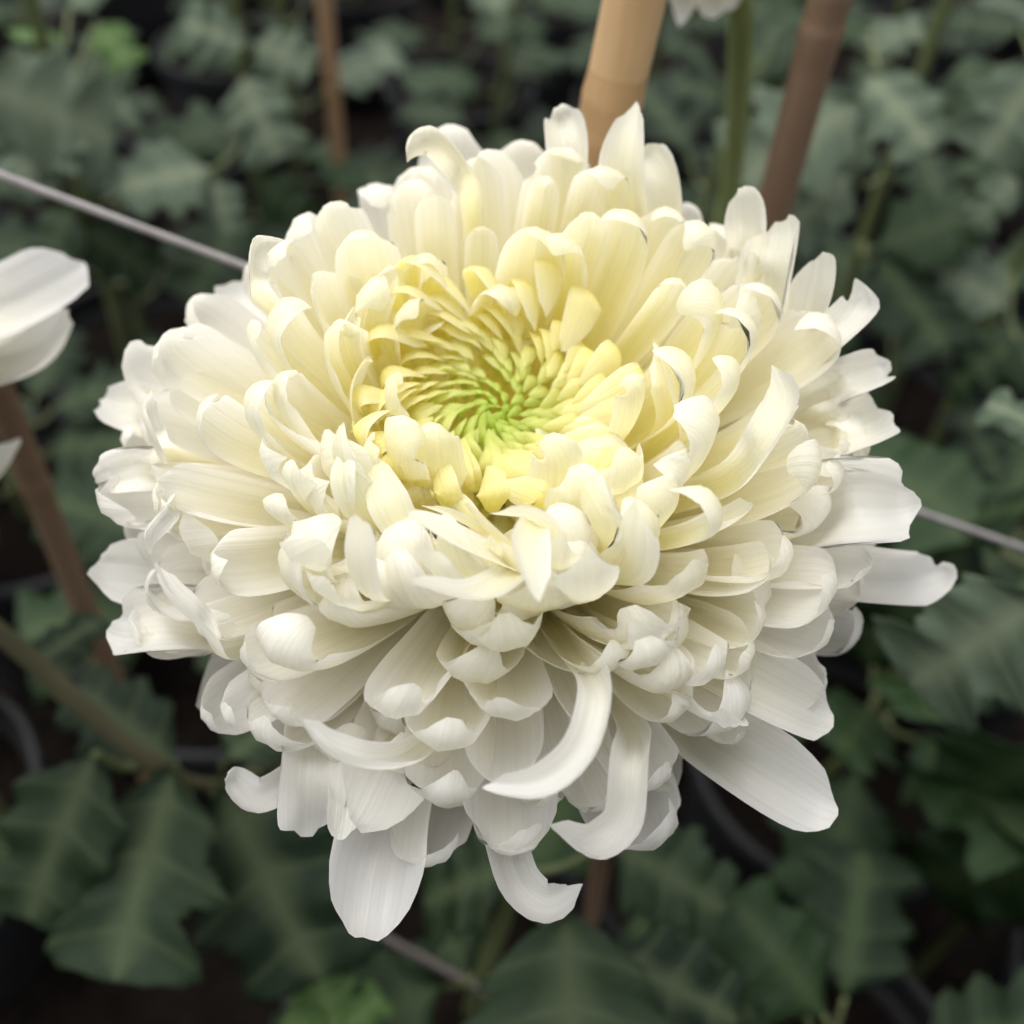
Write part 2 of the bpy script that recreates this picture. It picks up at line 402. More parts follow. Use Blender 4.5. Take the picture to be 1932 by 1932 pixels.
# zone, spine pixels from root to tip (x, y, envelope factor), width in zone pixels, tip kind, extras
PETALS = [
 # --- far side, top right of the head
 ('Z7', [(680,800,.85),(670,450,1.03),(735,95,1.06)], 270, 'p', {'wm':[.9,1.0,.3]}),
 ('Z7', [(880,850,.85),(890,560,.97),(800,385,1.0)], 240, 'r', {}),
 ('Z7', [(330,600,.85),(340,350,.98),(310,210,1.01),(270,270,1.02)], 240, 't', {}),
 ('Z6', [(1640,700,.85),(1620,400,.99),(1640,190,1.02),(1640,260,1.03)], 440, 't', {}),
 ('Z7', [(1100,1200,.84),(1150,900,.97),(1230,680,1.0)], 420, 't', {}),
 ('Z7', [(1350,1000,.83),(1400,780,.96),(1390,610,.98)], 270, 't', {}),
 ('Z7', [(1480,1350,.84),(1560,1050,.98),(1600,800,1.0)], 350, 't', {}),
 ('Z7', [(1650,1450,.82),(1790,1150,.95),(1820,970,.98)], 250, 't', {}),
 ('Z7', [(800,980,.86),(850,720,1.0),(730,560,1.02),(650,580,1.04)], 270, 'r', {}),
 ('Z7', [(800,1200,.85),(810,900,.99),(780,690,1.02),(710,735,1.04)], 310, 'r', {}),
 ('Z7', [(600,950,.86),(590,740,1.0),(520,620,1.01)], 210, 'r', {}),
 ('Z7', [(480,800,.86),(440,680,.99),(420,530,1.02),(390,580,1.03)], 240, 't', {}),
 ('Z7', [(220,950,.86),(270,760,.99),(250,600,1.02),(160,630,1.04)], 320, 'r', {}),
 ('Z7', [(560,1250,.85),(560,1020,.98),(520,860,1.0),(440,880,1.02)], 240, 'r', {}),
 ('Z7', [(250,1300,.84),(220,1050,.97),(210,870,1.01),(220,945,1.04)], 340, 't', {}),
 ('Z7', [(330,1500,.8),(310,1300,.9),(210,1150,.97),(110,1300,1.0)], 210, 't', {}),
 ('Z7', [(900,1450,.88),(940,1250,1.0),(840,1110,1.04),(685,1135,1.06)], 160, 'r', {}),
 ('Z7', [(1120,1500,.88),(1100,1250,1.0),(1010,1080,1.03),(925,1040,1.03)], 210, 'r', {}),
 ('Z7', [(850,1480,.9),(760,1310,1.03),(580,1230,1.06),(470,1410,1.06)], 230, 't', {}),
 ('Z7', [(700,1720,.85),(690,1540,.95),(490,1430,.99)], 160, 'r', {'yel':.6}),
 ('Z7', [(640,1920,.88),(710,1720,1.0),(570,1640,1.04),(465,1740,1.04)], 180, 't', {'yel':.45}),
 ('Z7', [(960,1980,.88),(940,1700,1.02),(825,1450,1.03)], 280, 'p', {}),
 ('Z7', [(1150,1980,.88),(1150,1700,1.0),(1090,1480,1.04),(1230,1640,1.06)], 310, 't', {}),
 ('Z7', [(1130,1480,.85),(1170,1200,.98),(1230,920,1.01),(1190,850,1.03)], 360, 'r', {'roll':.3,'curl':.2}),
 ('Z7', [(1420,1600,.86),(1470,1300,1.0),(1490,1110,1.03),(1375,1095,1.05)], 290, 'r', {}),
 ('Z7', [(1300,2050,.88),(1480,1650,1.02),(1470,1450,1.04),(1385,1365,1.05)], 160, 'r', {}),
 # --- right side
 ('Z5', [(380,1180,.88),(580,1000,1.02),(690,770,1.05),(615,605,1.06)], 210, 'p', {}),
 ('Z5', [(700,900,.92),(730,750,.98),(690,580,1.03),(760,660,1.06),(855,785,1.06)], 130, 't', {}),
 ('Z5', [(700,610,.85),(900,480,1.0),(1035,320,1.02),(1003,195,1.02)], 180, 'p', {}),
 ('Z5', [(780,780,.85),(960,700,1.0),(1110,640,1.02),(1030,690,1.05)], 220, 't', {}),
 ('Z5', [(760,980,.86),(950,930,1.0),(1165,840,1.02)], 280, 't', {}),
 ('Z5', [(760,1350,.85),(1000,1290,1.0),(1200,1290,1.03),(1240,1420,1.05)], 420, 'r', {'cup':1.15,'curl':.3,'th':110}),
 ('Z5', [(640,1600,.85),(900,1620,1.0),(1250,1640,1.03),(1390,1610,1.05),(1370,1500,1.07)], 260, 'r', {'cup':1.3,'curl':.4}),
 ('Z5', [(500,1170,.88),(700,1050,1.0),(800,920,1.04),(725,870,1.06)], 240, 'r', {}),
 ('Z5', [(600,1300,.9),(760,1230,1.0),(870,1200,1.04),(845,1070,1.07)], 210, 't', {}),
 ('Z5', [(260,1480,.9),(550,1440,1.02),(790,1420,1.05),(715,1295,1.08)], 410, 'r', {}),
 ('Z5', [(240,1420,.95),(380,1330,1.05),(300,1200,1.09),(125,1205,1.1)], 180, 'p', {}),
 ('Z5', [(140,1120,.9),(130,960,1.03),(55,850,1.04)], 230, 't', {}),
 ('Z5', [(400,1080,.95),(390,930,1.05),(310,850,1.06)], 200, 't', {}),
 ('Z5', [(130,1390,.9),(110,1250,1.03),(25,1105,1.03)], 220, 't', {}),
 ('Z5', [(40,1680,.88),(130,1600,.97),(190,1530,1.01)], 240, 'r', {}),
 # --- lower right
 ('Z4', [(720,160,.93),(520,250,1.03),(335,135,1.06)], 210, 'r', {}),
 ('Z4', [(560,440,.97),(690,300,1.08),(795,80,1.09)], 340, 'r', {}),
 ('Z4', [(1050,410,.97),(1070,220,1.09),(1000,10,1.08)], 300, 'r', {}),
 ('Z4', [(190,60,.88),(190,300,1.0),(120,510,1.07),(-125,340,1.11)], 300, 'r', {}),
 ('Z4', [(340,420,.9),(480,650,1.03),(390,930,1.09),(180,1090,1.1),(-135,1095,1.09)], 190, 'p', {'yel':.03}),
 ('Z4', [(420,480,.9),(580,650,1.0),(720,860,1.04)], 250, 'r', {}),
 ('Z4', [(680,600,.9),(820,830,1.07),(800,560,1.12)], 150, 't', {}),
 ('Z4', [(880,620,.93),(930,840,1.07),(1090,720,1.11),(1050,470,1.13)], 190, 't', {}),
 ('Z4', [(960,400,.88),(1250,560,1.02),(1690,780,1.05)], 380, 'r', {'cup':1.2,'curl':.3}),
 ('Z4', [(1150,140,.87),(1350,230,1.0),(1560,290,1.04),(1420,420,1.06)], 300, 'r', {'th':150,'rad':.34}),
 ('Z4', [(950,780,.85),(1250,980,1.0),(1680,1250,1.03)], 420, 'r', {'cup':1.2,'curl':.35}),
 ('Z4', [(620,780,.88),(650,1000,1.0),(610,1270,1.05),(420,1410,1.08),(215,1290,1.1)], 215, 'p', {}),
 ('Z4', [(-20,1150,.88),(60,1300,1.0),(250,1430,1.03)], 210, 'r', {}),
 ('Z4', [(380,1000,.9),(400,1180,1.02),(400,1340,1.05),(410,1150,1.09)], 260, 't', {}),
 ('Z4', [(-80,1150,.85),(-20,1400,.97),(60,1620,1.0),(200,1720,1.02),(390,1600,1.03)], 220, 'p', {}),
 # --- bottom left
 ('Z3', [(1080,1150,.85),(990,1450,.98),(925,1855,1.0)], 520, 't', {}),
 ('Z3', [(1430,680,.9),(1340,980,1.03),(1260,1220,1.07),(1020,1130,1.1)], 430, 'r', {}),
 ('Z3', [(830,950,.88),(800,1150,.99),(780,1300,1.03)], 240, 'r', {}),
 ('Z3', [(1000,920,.9),(990,1150,1.01),(1020,1320,1.05)], 280, 't', {}),
 ('Z3', [(660,600,.9),(590,930,1.03),(570,1275,1.04)], 400, 't', {}),
 ('Z3', [(520,950,.85),(300,1080,.97),(170,970,1.0),(265,795,1.02)], 210, 't', {}),
 ('Z3', [(720,380,.87),(520,520,1.0),(310,610,1.03),(300,430,1.06)], 280, 'r', {}),
 ('Z3', [(1280,760,.93),(950,890,1.06),(700,800,1.1),(530,590,1.11)], 210, 'p', {}),
 ('Z3', [(840,400,.95),(820,620,1.06),(920,760,1.09)], 180, 't', {}),
 ('Z3', [(1320,740,.97),(1180,650,1.08),(950,700,1.11)], 190, 't', {}),
 ('Z3', [(1230,430,.95),(1020,430,1.05),(860,300,1.09)], 190, 'r', {}),
 ('Z3', [(1690,370,.93),(1400,480,1.06),(1090,505,1.11)], 260, 'r', {}),
 ('Z3', [(1530,300,.95),(1320,310,1.05),(1140,260,1.09)], 130, 'r', {}),
 ('Z3', [(1750,430,.88),(1720,600,1.0),(1690,720,1.03)], 480, 't', {}),
 ('Z3', [(1900,850,.95),(1750,780,1.06),(1640,650,1.1)], 220, 't', {}),
 ('Z3', [(1230,130,.93),(1080,220,1.03),(960,130,1.09),(890,5,1.09)], 220, 'r', {}),
 ('Z3', [(1500,180,.85),(1400,250,.95),(1290,320,1.0)], 280, 'r', {}),
 ('Z3', [(300,220,.85),(220,350,.96),(240,560,1.0)], 250, 'r', {}),
 ('Z3', [(150,250,.84),(60,330,.95),(-20,450,.98)], 270, 'r', {}),
 # --- left side
 ('Z2', [(560,520,.85),(330,430,.97),(85,350,1.0)], 290, 'p', {}),
 ('Z2', [(560,700,.86),(380,560,1.0),(330,400,1.03),(390,285,1.04)], 150, 'p', {}),
 ('Z2', [(520,700,.88),(430,540,1.0),(430,360,1.03)], 190, 't', {}),
 ('Z2', [(600,420,.84),(530,260,.97),(490,100,1.0)], 190, 't', {}),
 ('Z2', [(1060,720,.88),(800,560,1.0),(650,280,1.03),(600,180,1.04)], 480, 'r', {}),
 ('Z2', [(1090,400,.9),(1020,250,1.0),(920,280,1.04),(895,410,1.05)], 140, 't', {}),
 ('Z2', [(1200,640,.9),(1130,420,1.02),(1170,140,1.05),(1300,135,1.07)], 170, 'r', {}),
 ('Z2', [(1420,620,.86),(1320,420,.97),(1230,210,1.0)], 280, 'r', {}),
 ('Z2', [(800,300,.85),(700,150,.98),(640,50,1.01),(690,80,1.02)], 230, 'r', {}),
 ('Z2', [(1000,260,.85),(950,120,.98),(920,0,1.02),(930,70,1.03)], 230, 'r', {}),
 ('Z2', [(1130,250,.85),(1080,100,.98),(1060,-20,1.02),(1070,60,1.03)], 150, 'r', {}),
 ('Z2', [(560,780,.84),(330,740,.97),(150,770,1.0),(310,840,1.04)], 250, 'r', {}),
 ('Z2', [(560,1020,.87),(350,1040,1.0),(180,1050,1.02)], 380, 't', {}),
 ('Z2', [(840,1120,.9),(690,1030,1.0),(560,900,1.06),(510,690,1.07)], 110, 'r', {}),
 ('Z2', [(1000,960,.88),(760,940,.98),(560,850,1.02)], 320, 'r', {}),
 ('Z2', [(1130,1000,.93),(960,950,1.03),(900,1050,1.07),(930,1240,1.07)], 180, 't', {}),
 ('Z2', [(600,960,.92),(450,1000,1.03),(365,1120,1.05),(380,1235,1.05)], 120, 'p', {}),
 ('Z2', [(1150,1370,.93),(850,1360,1.03),(610,1200,1.08),(670,1040,1.09)], 190, 'r', {}),
 ('Z2', [(1150,1200,.88),(900,1210,.97),(700,1180,1.0)], 340, 'r', {}),
 ('Z2', [(1340,980,.93),(1220,1060,1.04),(1200,1250,1.08),(1240,1460,1.08)], 200, 't', {'twist':30}),
 ('Z2', [(1250,1000,.92),(1160,850,1.03),(1200,650,1.04)], 180, 't', {'green_tip':.12}),
 ('Z2', [(1470,1010,.9),(1470,800,1.01),(1470,610,1.01)], 210, 'p', {'yel':.3,'green_tip':.15}),
 ('Z2', [(450,1350,.84),(280,1350,.97),(80,1330,1.0)], 400, 't', {}),
 ('Z2', [(850,1790,.92),(640,1620,1.04),(470,1450,1.07),(400,1270,1.07)], 170, 'p', {}),
 ('Z2', [(760,1660,.86),(480,1650,1.0),(185,1690,1.02)], 390, 'r', {}),
 ('Z2', [(760,1450,.88),(600,1420,.95),(430,1400,.98)], 270, 'r', {}),
 ('Z2', [(890,1840,.93),(800,1620,1.05),(830,1430,1.08),(920,1400,1.09)], 160, 'r', {}),
 ('Z2', [(990,1620,.95),(950,1500,1.04),(1005,1410,1.06)], 140, 'r', {}),
 ('Z2', [(1510,1700,.93),(1270,1690,1.06),(1070,1425,1.09)], 330, 'r', {}),
 ('Z2', [(1600,1450,.88),(1400,1480,.95),(1210,1520,.98)], 190, 'r', {}),
 # --- far side, top left
 ('Z6', [(1330,620,.85),(1280,390,1.0),(1100,215,1.02),(985,250,1.03),(975,355,1.03)], 150, 'p', {}),
 ('Z6', [(1080,620,.84),(1050,460,.97),(960,350,1.0),(930,425,1.02)], 290, 'r', {}),
 ('Z6', [(820,640,.82),(740,520,.95),(670,455,.97)], 200, 'r', {}),
 ('Z6', [(560,800,.83),(450,700,.96),(340,680,.99)], 150, 't', {}),
 ('Z6', [(200,1180,.85),(85,1000,1.0),(120,800,1.03),(275,795,1.04)], 150, 'p', {}),
 ('Z6', [(300,1050,.85),(310,880,.97),(375,775,1.0)], 200, 't', {}),
 ('Z6', [(1080,820,.85),(1060,660,.98),(950,560,1.02),(820,650,1.04)], 270, 'r', {}),
 ('Z6', [(1320,820,.86),(1300,640,1.0),(1200,530,1.03),(1135,610,1.05)], 270, 'r', {}),
 ('Z6', [(760,850,.84),(740,680,.97),(720,560,1.0)], 270, 't', {}),
 ('Z6', [(1080,1000,.86),(1060,850,.99),(940,735,1.03),(815,800,1.05)], 370, 'r', {}),
 ('Z6', [(720,1050,.86),(680,880,.99),(650,770,1.02),(650,860,1.05)], 340, 't', {}),
 ('Z6', [(520,1200,.85),(480,1000,.97),(525,800,1.0)], 140, 'r', {}),
 ('Z6', [(760,1150,.85),(730,1020,.96),(640,960,1.0),(555,1090,1.02)], 180, 't', {}),
 ('Z6', [(760,1420,.86),(770,1180,1.0),(850,1000,1.02),(950,960,1.03)], 160, 'p', {}),
 ('Z6', [(1050,1250,.82),(1060,1100,.93),(1010,970,.98),(970,1070,1.0)], 180, 't', {'yel':.4}),
 ('Z6', [(1300,1230,.85),(1260,1090,.95),(1160,1030,.99),(1055,1130,1.0)], 140, 'r', {'yel':.4}),
 ('Z6', [(1330,1180,.85),(1400,1000,.96),(1430,850,1.0),(1430,950,1.03)], 220, 't', {}),
 ('Z6', [(1620,900,.85),(1620,600,.98),(1630,425,1.01),(1600,490,1.03)], 440, 't', {}),
 ('Z6', [(370,1250,.84),(340,1080,.97),(330,925,1.0)], 160, 'r', {}),
 ('Z6', [(500,1420,.86),(420,1300,.99),(240,1240,1.03),(140,1270,1.04)], 170, 'r', {}),
 ('Z6', [(650,1520,.85),(600,1330,.97),(685,1150,.99)], 150, 'p', {}),
 ('Z6', [(1330,1050,.84),(1290,850,.94),(1230,690,.97)], 350, 'r', {}),
 # --- around the eye
 ('Z1', [(1400,1250,.86),(1290,1000,.98),(1125,760,.98)], 230, 'p', {'yel':.3}),
 ('Z1', [(1610,1270,.86),(1550,950,1.01),(1395,730,1.01)], 310, 'r', {'yel':.3}),
 ('Z1', [(1290,1340,.86),(1190,1170,.96),(1045,1040,.95)], 160, 'p', {'yel':.45}),
 ('Z1', [(1510,1430,.9),(1440,1260,1.03),(1315,1065,1.03)], 310, 't', {}),
 ('Z1', [(1640,1600,.88),(1670,1400,1.01),(1705,1205,1.02)], 350, 'p', {}),
 ('Z1', [(1250,1530,.9),(1130,1330,1.01),(855,1285,.99)], 260, 'p', {'yel':.35}),
 ('Z1', [(1115,1330,.95),(1080,1520,1.07),(1145,1800,1.07)], 230, 'p', {'wm':[.55,1.1,.5]}),
 ('Z1', [(1420,1790,.92),(1425,1640,1.05),(1410,1465,1.03)], 400, 'p', {}),
 ('Z1', [(1000,1640,.92),(760,1770,1.05),(420,1680,1.05)], 290, 'r', {}),
 ('Z1', [(940,1570,.9),(630,1430,1.01),(395,1285,1.0)], 260, 'r', {'yel':.2}),
 ('Z1', [(390,1420,.88),(270,1200,.99),(205,955,.98)], 250, 'p', {'yel':.3,'green_tip':.2}),
 ('Z1', [(980,1510,.86),(840,1380,.93),(710,1225,.92)], 190, 'p', {'yel':.65}),
 ('Z1', [(770,1340,.84),(670,1230,.9),(570,1150,.9)], 150, 'p', {'yel':.65,'green_tip':.2}),
 ('Z1', [(430,1180,.84),(400,1050,.92),(405,890,.91)], 240, 'p', {'yel':.5,'green_tip':.3}),
 ('Z1', [(140,1290,.87),(60,1100,.99),(25,900,.99)], 230, 'p', {'yel':.25,'green_tip':.2}),
 ('Z1', [(850,1420,.85),(630,1300,.93),(470,1240,.94)], 150, 'p', {'yel':.4}),
 ('Z1', [(170,1770,.93),(90,1560,1.05),(110,1300,1.05)], 240, 't', {}),
 ('Z1', [(710,1740,.92),(540,1600,1.0),(510,1490,1.02)], 250, 't', {}),
 ('Z1', [(90,780,.88),(75,560,1.0),(150,420,1.04),(260,490,1.04)], 150, 'r', {}),
 ('Z1', [(330,620,.84),(390,500,.93),(525,455,.93)], 120, 'p', {'yel':.55}),
 ('Z1', [(345,470,.86),(420,380,.95),(545,345,.95)], 120, 'p', {'yel':.5}),
 ('Z1', [(400,350,.88),(470,240,.99),(610,190,1.0)], 150, 'r', {'yel':.4}),
 ('Z1', [(1220,330,.82),(1190,220,.92),(1020,340,.95)], 150, 'p', {'yel':.5}),
 ('Z1', [(1330,450,.82),(1330,310,.93),(1160,330,.97)], 150, 't', {'yel':.5}),
 ('Z1', [(940,330,.8),(930,170,.9),(1000,260,.94)], 130, 'p', {'yel':.5}),
 ('Z1', [(800,430,.78),(800,290,.87),(810,390,.91)], 130, 'p', {'yel':.6}),
 ('Z1', [(1500,470,.84),(1440,370,.93),(1365,345,.95)], 140, 'p', {'yel':.5}),
 ('Z1', [(1430,640,.83),(1340,530,.9),(1190,600,.92)], 150, 'p', {'yel':.7}),
 ('Z1', [(1450,740,.83),(1340,620,.9),(1160,640,.92)], 120, 'p', {'yel':.75}),
 ('Z1', [(1540,790,.85),(1400,680,.93),(1240,660,.94)], 130, 'p', {'yel':.6}),
 ('Z1', [(1450,880,.85),(1330,790,.92),(1200,730,.93)], 130, 'p', {'yel':.65}),
]

def hooked(P, width, s0, theta, rad, aim=None):
    """end the spine P in an arc that rolls the tip over towards the inner face"""
    C, L = catmull(P, 60)
    T, S = frames(C, s0)
    N = np.cross(S[-1], T[-1]); t = T[-1]
    b = N
    if aim is not None:
        lat = aim - C[-1]; lat = lat - lat.dot(t) * t - lat.dot(N) * N
        b = nz(N + 0.55 * lat / (np.linalg.norm(lat) + 1e-9) * min(1, np.linalg.norm(lat) / (0.5 * width)))
    out = list(P)
    o = C[-1]
    for q in np.linspace(0, 1, 6)[1:]:
        a = theta * q; rr = rad * (1 - 0.25 * q)
        out.append(o + t * rr * math.sin(a) + b * rr * (1 - math.cos(a)))
    return out

def build_traced(h, parent):
    base_c = h.o - h.ax * 0.20 * h.a
    for i, (z, pts, w, tip, ex) in enumerate(PETALS):
        ox, oy, s = ZONE[z]
        tipx = [((ox + x * s) * 1932 / 3024, (oy + y * s) * 1932 / 3024) for x, y, k in pts]
        miss = False
        for X_, Y_ in tipx[1:]:
            h.hit(X_, Y_, 1.0); miss = miss or h.missed
        if not (miss or z == 'Z1' or tip == 'p' or ex.get('keep')): continue
        P3 = []; deps = []; pix = []
        for qi, (x, y, k) in enumerate(pts):
            if qi == 0 and z != 'Z1': k -= 0.12
            X_, Y_ = (ox + x * s) * 1932 / 3024, (oy + y * s) * 1932 / 3024
            if z == 'Z1':
                p, t = h.hit(X_, Y_, 1.0)
                t -= (k - 1) * h.a * 0.9 + (0.06 * h.a if qi == len(pts) - 1 else 0)
                p = CAM + t * ray(X_, Y_)
            else:
                p, t = h.hit(X_, Y_, k)
            P3.append(p); deps.append(t); pix.append((X_, Y_))
        q = h.loc(P3[-2]); rad = nz([q[0], q[1], 0])
        q1 = h.loc(P3[0])
        # root on the receptacle, under the first visible point
        root = h.wor(np.array([rad[0] * 0.2 * h.a, rad[1] * 0.2 * h.a, -0.22 * h.a + 0.12 * max(q1[2], -0.01)]))
        rw = h.ex * rad[0] + h.ey * rad[1]
        s0 = np.cross(h.ax, rw) * -1
        if z != 'Z1':
            # outer petals leave the receptacle in a nearly straight sweep: ease the depth of their middle towards it
            last = 2 if len(pts) > 3 else len(pts) - 1
            h.hit(*pix[last], 1.0); out_ = h.missed
            B = P3[last]; pn = nz(np.cross(s0, B - root))
            for qi in range(last):
                dd = ray(*pix[qi]); den = dd.dot(pn)
                f_ = 0.6 if out_ else (0.45 if qi == 0 else 0.12)
                seg_ = B - root
                tt = np.linspace(0.08, 0.3, 400); Q = CAM + tt[:, None] * dd
                lam = np.clip(((Q - root) @ seg_) / seg_.dot(seg_), 0, 1)
                dist = np.linalg.norm(Q - (root + lam[:, None] * seg_), axis=1)
                tl = tt[int(np.argmin(dist))]
                t_new = deps[qi] * (1 - f_) + tl * f_
                deps[qi] = t_new; P3[qi] = CAM + t_new * dd
        width = w * s / 3024 * np.mean(deps) * ex.get('ws', 1.12)
        rho = math.hypot(q[0], q[1]) / h.a
        yel = ex.get('yel', float(np.clip(0.72 * (1 - rho), 0.0, 0.5)) + rng.uniform(0, .05))
        wmf = ex.get('wm')
        if wmf is None:
            wmf = [0.78] + [1.0] * (len(pts) - 2) + [0.7 if tip != 'p' else 0.3]
        P = [root] + P3
        turn = 0; rnd = 1.0
        if len(pts) >= 4:
            v1 = np.array(pts[-2][:2]) - np.array(pts[-3][:2]); v2 = np.array(pts[-1][:2]) - np.array(pts[-2][:2])
            turn = math.degrees(math.acos(np.clip(nz(v1).dot(nz(v2)), -1, 1)))
        if ex.get('hook', tip != 'p' and turn > 45):
            th = ex.get('th', rng.uniform(130, 165))
            P = hooked(P[:-1], width, s0, math.radians(th), width * ex.get('rad', rng.uniform(.19, .26)), P3[-1])
            wmf = list(wmf[:-1]); wmf[-1] = .82
            wmf = wmf + [.68, .58, .52, .47, .40]; rnd = 1.1
        elif tip != 'p' and len(pts) == 3 and ex.get('mild', z not in ('Z1',)):
            P = [root] + P3[:-1] + [P3[-2] * .22 + P3[-1] * .78]
            P = hooked(P, width, s0, math.radians(rng.uniform(40, 85)), width * rng.uniform(.28, .4))
            wmf = list(wmf[:-1]) + [.92, .88, .83, .77, .7, .62]; rnd = 1.5
        me = petal_mesh(P, width, root=0.7, tip=tip, cup=ex.get('cup', rng.uniform(.45, .7) if z == 'Z1' else rng.uniform(.8, 1.3)), twist=ex.get('twist', 0) + rng.normal(0, 6),
                        yel=yel, yel_base=min(1, yel * 1.5 + (0.5 if q[2] > 0 else 0.3)), green=ex.get('green', 0), green_tip=ex.get('green_tip', 0.03),
                        s0=s0, seed=100 + i, wm=wmf, rnd=rnd, rib=1.0 + 1.8 * float(np.clip((rho - .6) / .3, 0, 1)), face=-1 if z == 'Z1' else 1, roll=ex.get('roll', (0.65 if pts[-1][1] > 720 else 0.0) if z == 'Z1' else 0.6), curl=ex.get('curl', rng.uniform(.15, .5) if z != 'Z1' else .05))
        link('petal', me, MAT['petal'], parent)

def radial_petal(h, parent, az, beta, k, width, seed, hook=1.0, yel=0.1, green=0.0, n=26, nu=9, tipdrop=0.0, tip=None):
    """a petal of the inner mass: leaves the receptacle at azimuth az and curves up along the envelope at latitude beta"""
    r = np.random.default_rng(seed)
    e = np.array([math.cos(az), math.sin(az)])
    def pt(b, kk, da=0.0):
        e2 = np.array([math.cos(az + da), math.sin(az + da)])
        cc = h.c if b > 0 else h.c2
        rr = h.a * math.cos(b) * kk; zz = cc * math.sin(b) * kk
        zt = zz - (h.D * math.exp(-(((e2[0] * rr - h.dx) ** 2 + (e2[1] * rr - h.dy) ** 2) / h.w ** 2) ** 1.5) * kk if b > 0 else 0)
        return h.wor(np.array([e2[0] * rr, e2[1] * rr, zt]))
    da = r.normal(0, 0.08)
    root = h.wor(np.array([e[0] * .18 * h.a, e[1] * .18 * h.a, -0.22 * h.a]))
    P = [root, pt(beta - 0.35, k * 0.62, 0), pt(beta - 0.12, k * 0.92, da * .5), pt(beta + 0.10, k, da), pt(beta + 0.10 + 0.30 * hook, k * (0.97 - 0.1 * tipdrop), da * 1.6)]
    rw = h.ex * e[0] + h.ey * e[1]
    me = petal_mesh(P, width, root=0.6, tip=tip or r.choice(['r', 't', 't']), cup=r.uniform(.8, 1.2), twist=r.normal(0, 9), yel=yel, yel_base=min(1, yel + .35),
                    green=green, s0=-np.cross(h.ax, rw), seed=seed, n=n, nu=nu)
    return link('petal', me, MAT['petal'], parent)

def eye_florets(h, parent, N=172, n0=138, r0=0.0160, r1=0.0212):
    """the tight spiral of young incurved petals in the well of the flower, growing into larger yellow ones up its wall"""
    ga = math.radians(137.508)
    def surf(q):
        r2 = q[0] ** 2 + q[1] ** 2
        x, y = q[0] + h.dx, q[1] + h.dy
        return h.c * math.sqrt(max(0, 1 - (x * x + y * y) / h.a ** 2)) - h.D * math.exp(-(r2 / h.w ** 2) ** 1.5)
    for i in range(N):
        f = (i + 0.5) / n0
        g = max(0.0, (i - n0) / (N - n0))
        rho = r0 * min(f, 1) ** 0.55 + (r1 - r0) * g
        rr = np.random.default_rng(900 + i)
        az = i * ga + rr.normal(0, .10 + .1 * g); rho *= 1 + rr.normal(0, .035)
        size = (0.0034 + 0.0066 * min(f, 1) ** 0.9 + 0.004 * g) * rr.uniform(.86, 1.14)
        e = np.array([math.cos(az), math.sin(az)])
        tng = np.array([-e[1], e[0]])
        back = (1 + e[1]) / 2
        def pt(r_, lift, sw=0.0):
            q = e * r_ + tng * sw
            return h.wor(np.array([q[0] + h.dx, q[1] + h.dy, surf(q) + lift]))
        sw = -size * (0.26 + rr.normal(0, .10))
        ln = 0.85 - 0.25 * min(f, 1)
        hi = 1.0 - (0.75 - 0.5 * back) * (0.3 * min(f, 1) ** 2 + 0.7 * g)     # petals on the near side lie lower
        P = [pt(rho + size * 0.26, -size * 0.5), pt(rho + size * 0.34, -size * .05, sw * .05), pt(rho + size * 0.18, size * .28 * hi, sw * .4),
             pt(max(rho - size * 0.15 * ln, -.0004), size * .44 * hi, sw * .8), pt(max(rho - size * 0.62 * ln, -0.0012), size * .46 * hi + rr.normal(0, .0004), sw)]
        rw = h.ex * e[0] + h.ey * e[1]
        yel = (1.0 - 0.32 * min(f, 1) ** 1.5) * (1 - .45 * g); gr = float(np.clip(0.98 - 1.12 * min(f, 1) ** 0.5, 0, .85))
        me = petal_mesh(P, size * (0.52 + .02 * g), root=0.8, wm=[1.0, 1.0, .80, .18 + .1 * g], tip='p' if rr.random() > g * .7 else 'r', cup=0.8, twist=rr.normal(0, 22), yel=yel, yel_base=1.0, green=gr,
                        green_tip=0.2 * (1 - g), edge_white=0.12 + .3 * g, s0=-np.cross(h.ax, rw), seed=900 + i, n=16 + int(8 * g), nu=9)
        link('young_petal', me, MAT['petal'], parent)

def receptacle(h, name='flower_head'):
    V, F = [], []
    n, mrow = 28, 14
    for i in range(mrow + 1):
        b = -math.pi / 2 + math.pi * i / mrow
        for k in range(n):
            a = 2 * math.pi * k / n
            r_ = h.a * 0.22 * math.cos(b) * (1 + .04 * math.sin(5 * a)); z = h.a * (-0.24 + 0.17 * math.sin(b))
            V.append(h.wor(np.array([r_ * math.cos(a), r_ * math.sin(a), z])))
    for i in range(mrow):
        for k in range(n):
            F.append((i * n + k, i * n + (k + 1) % n, (i + 1) * n + (k + 1) % n, (i + 1) * n + k))
    return mesh(V, F)

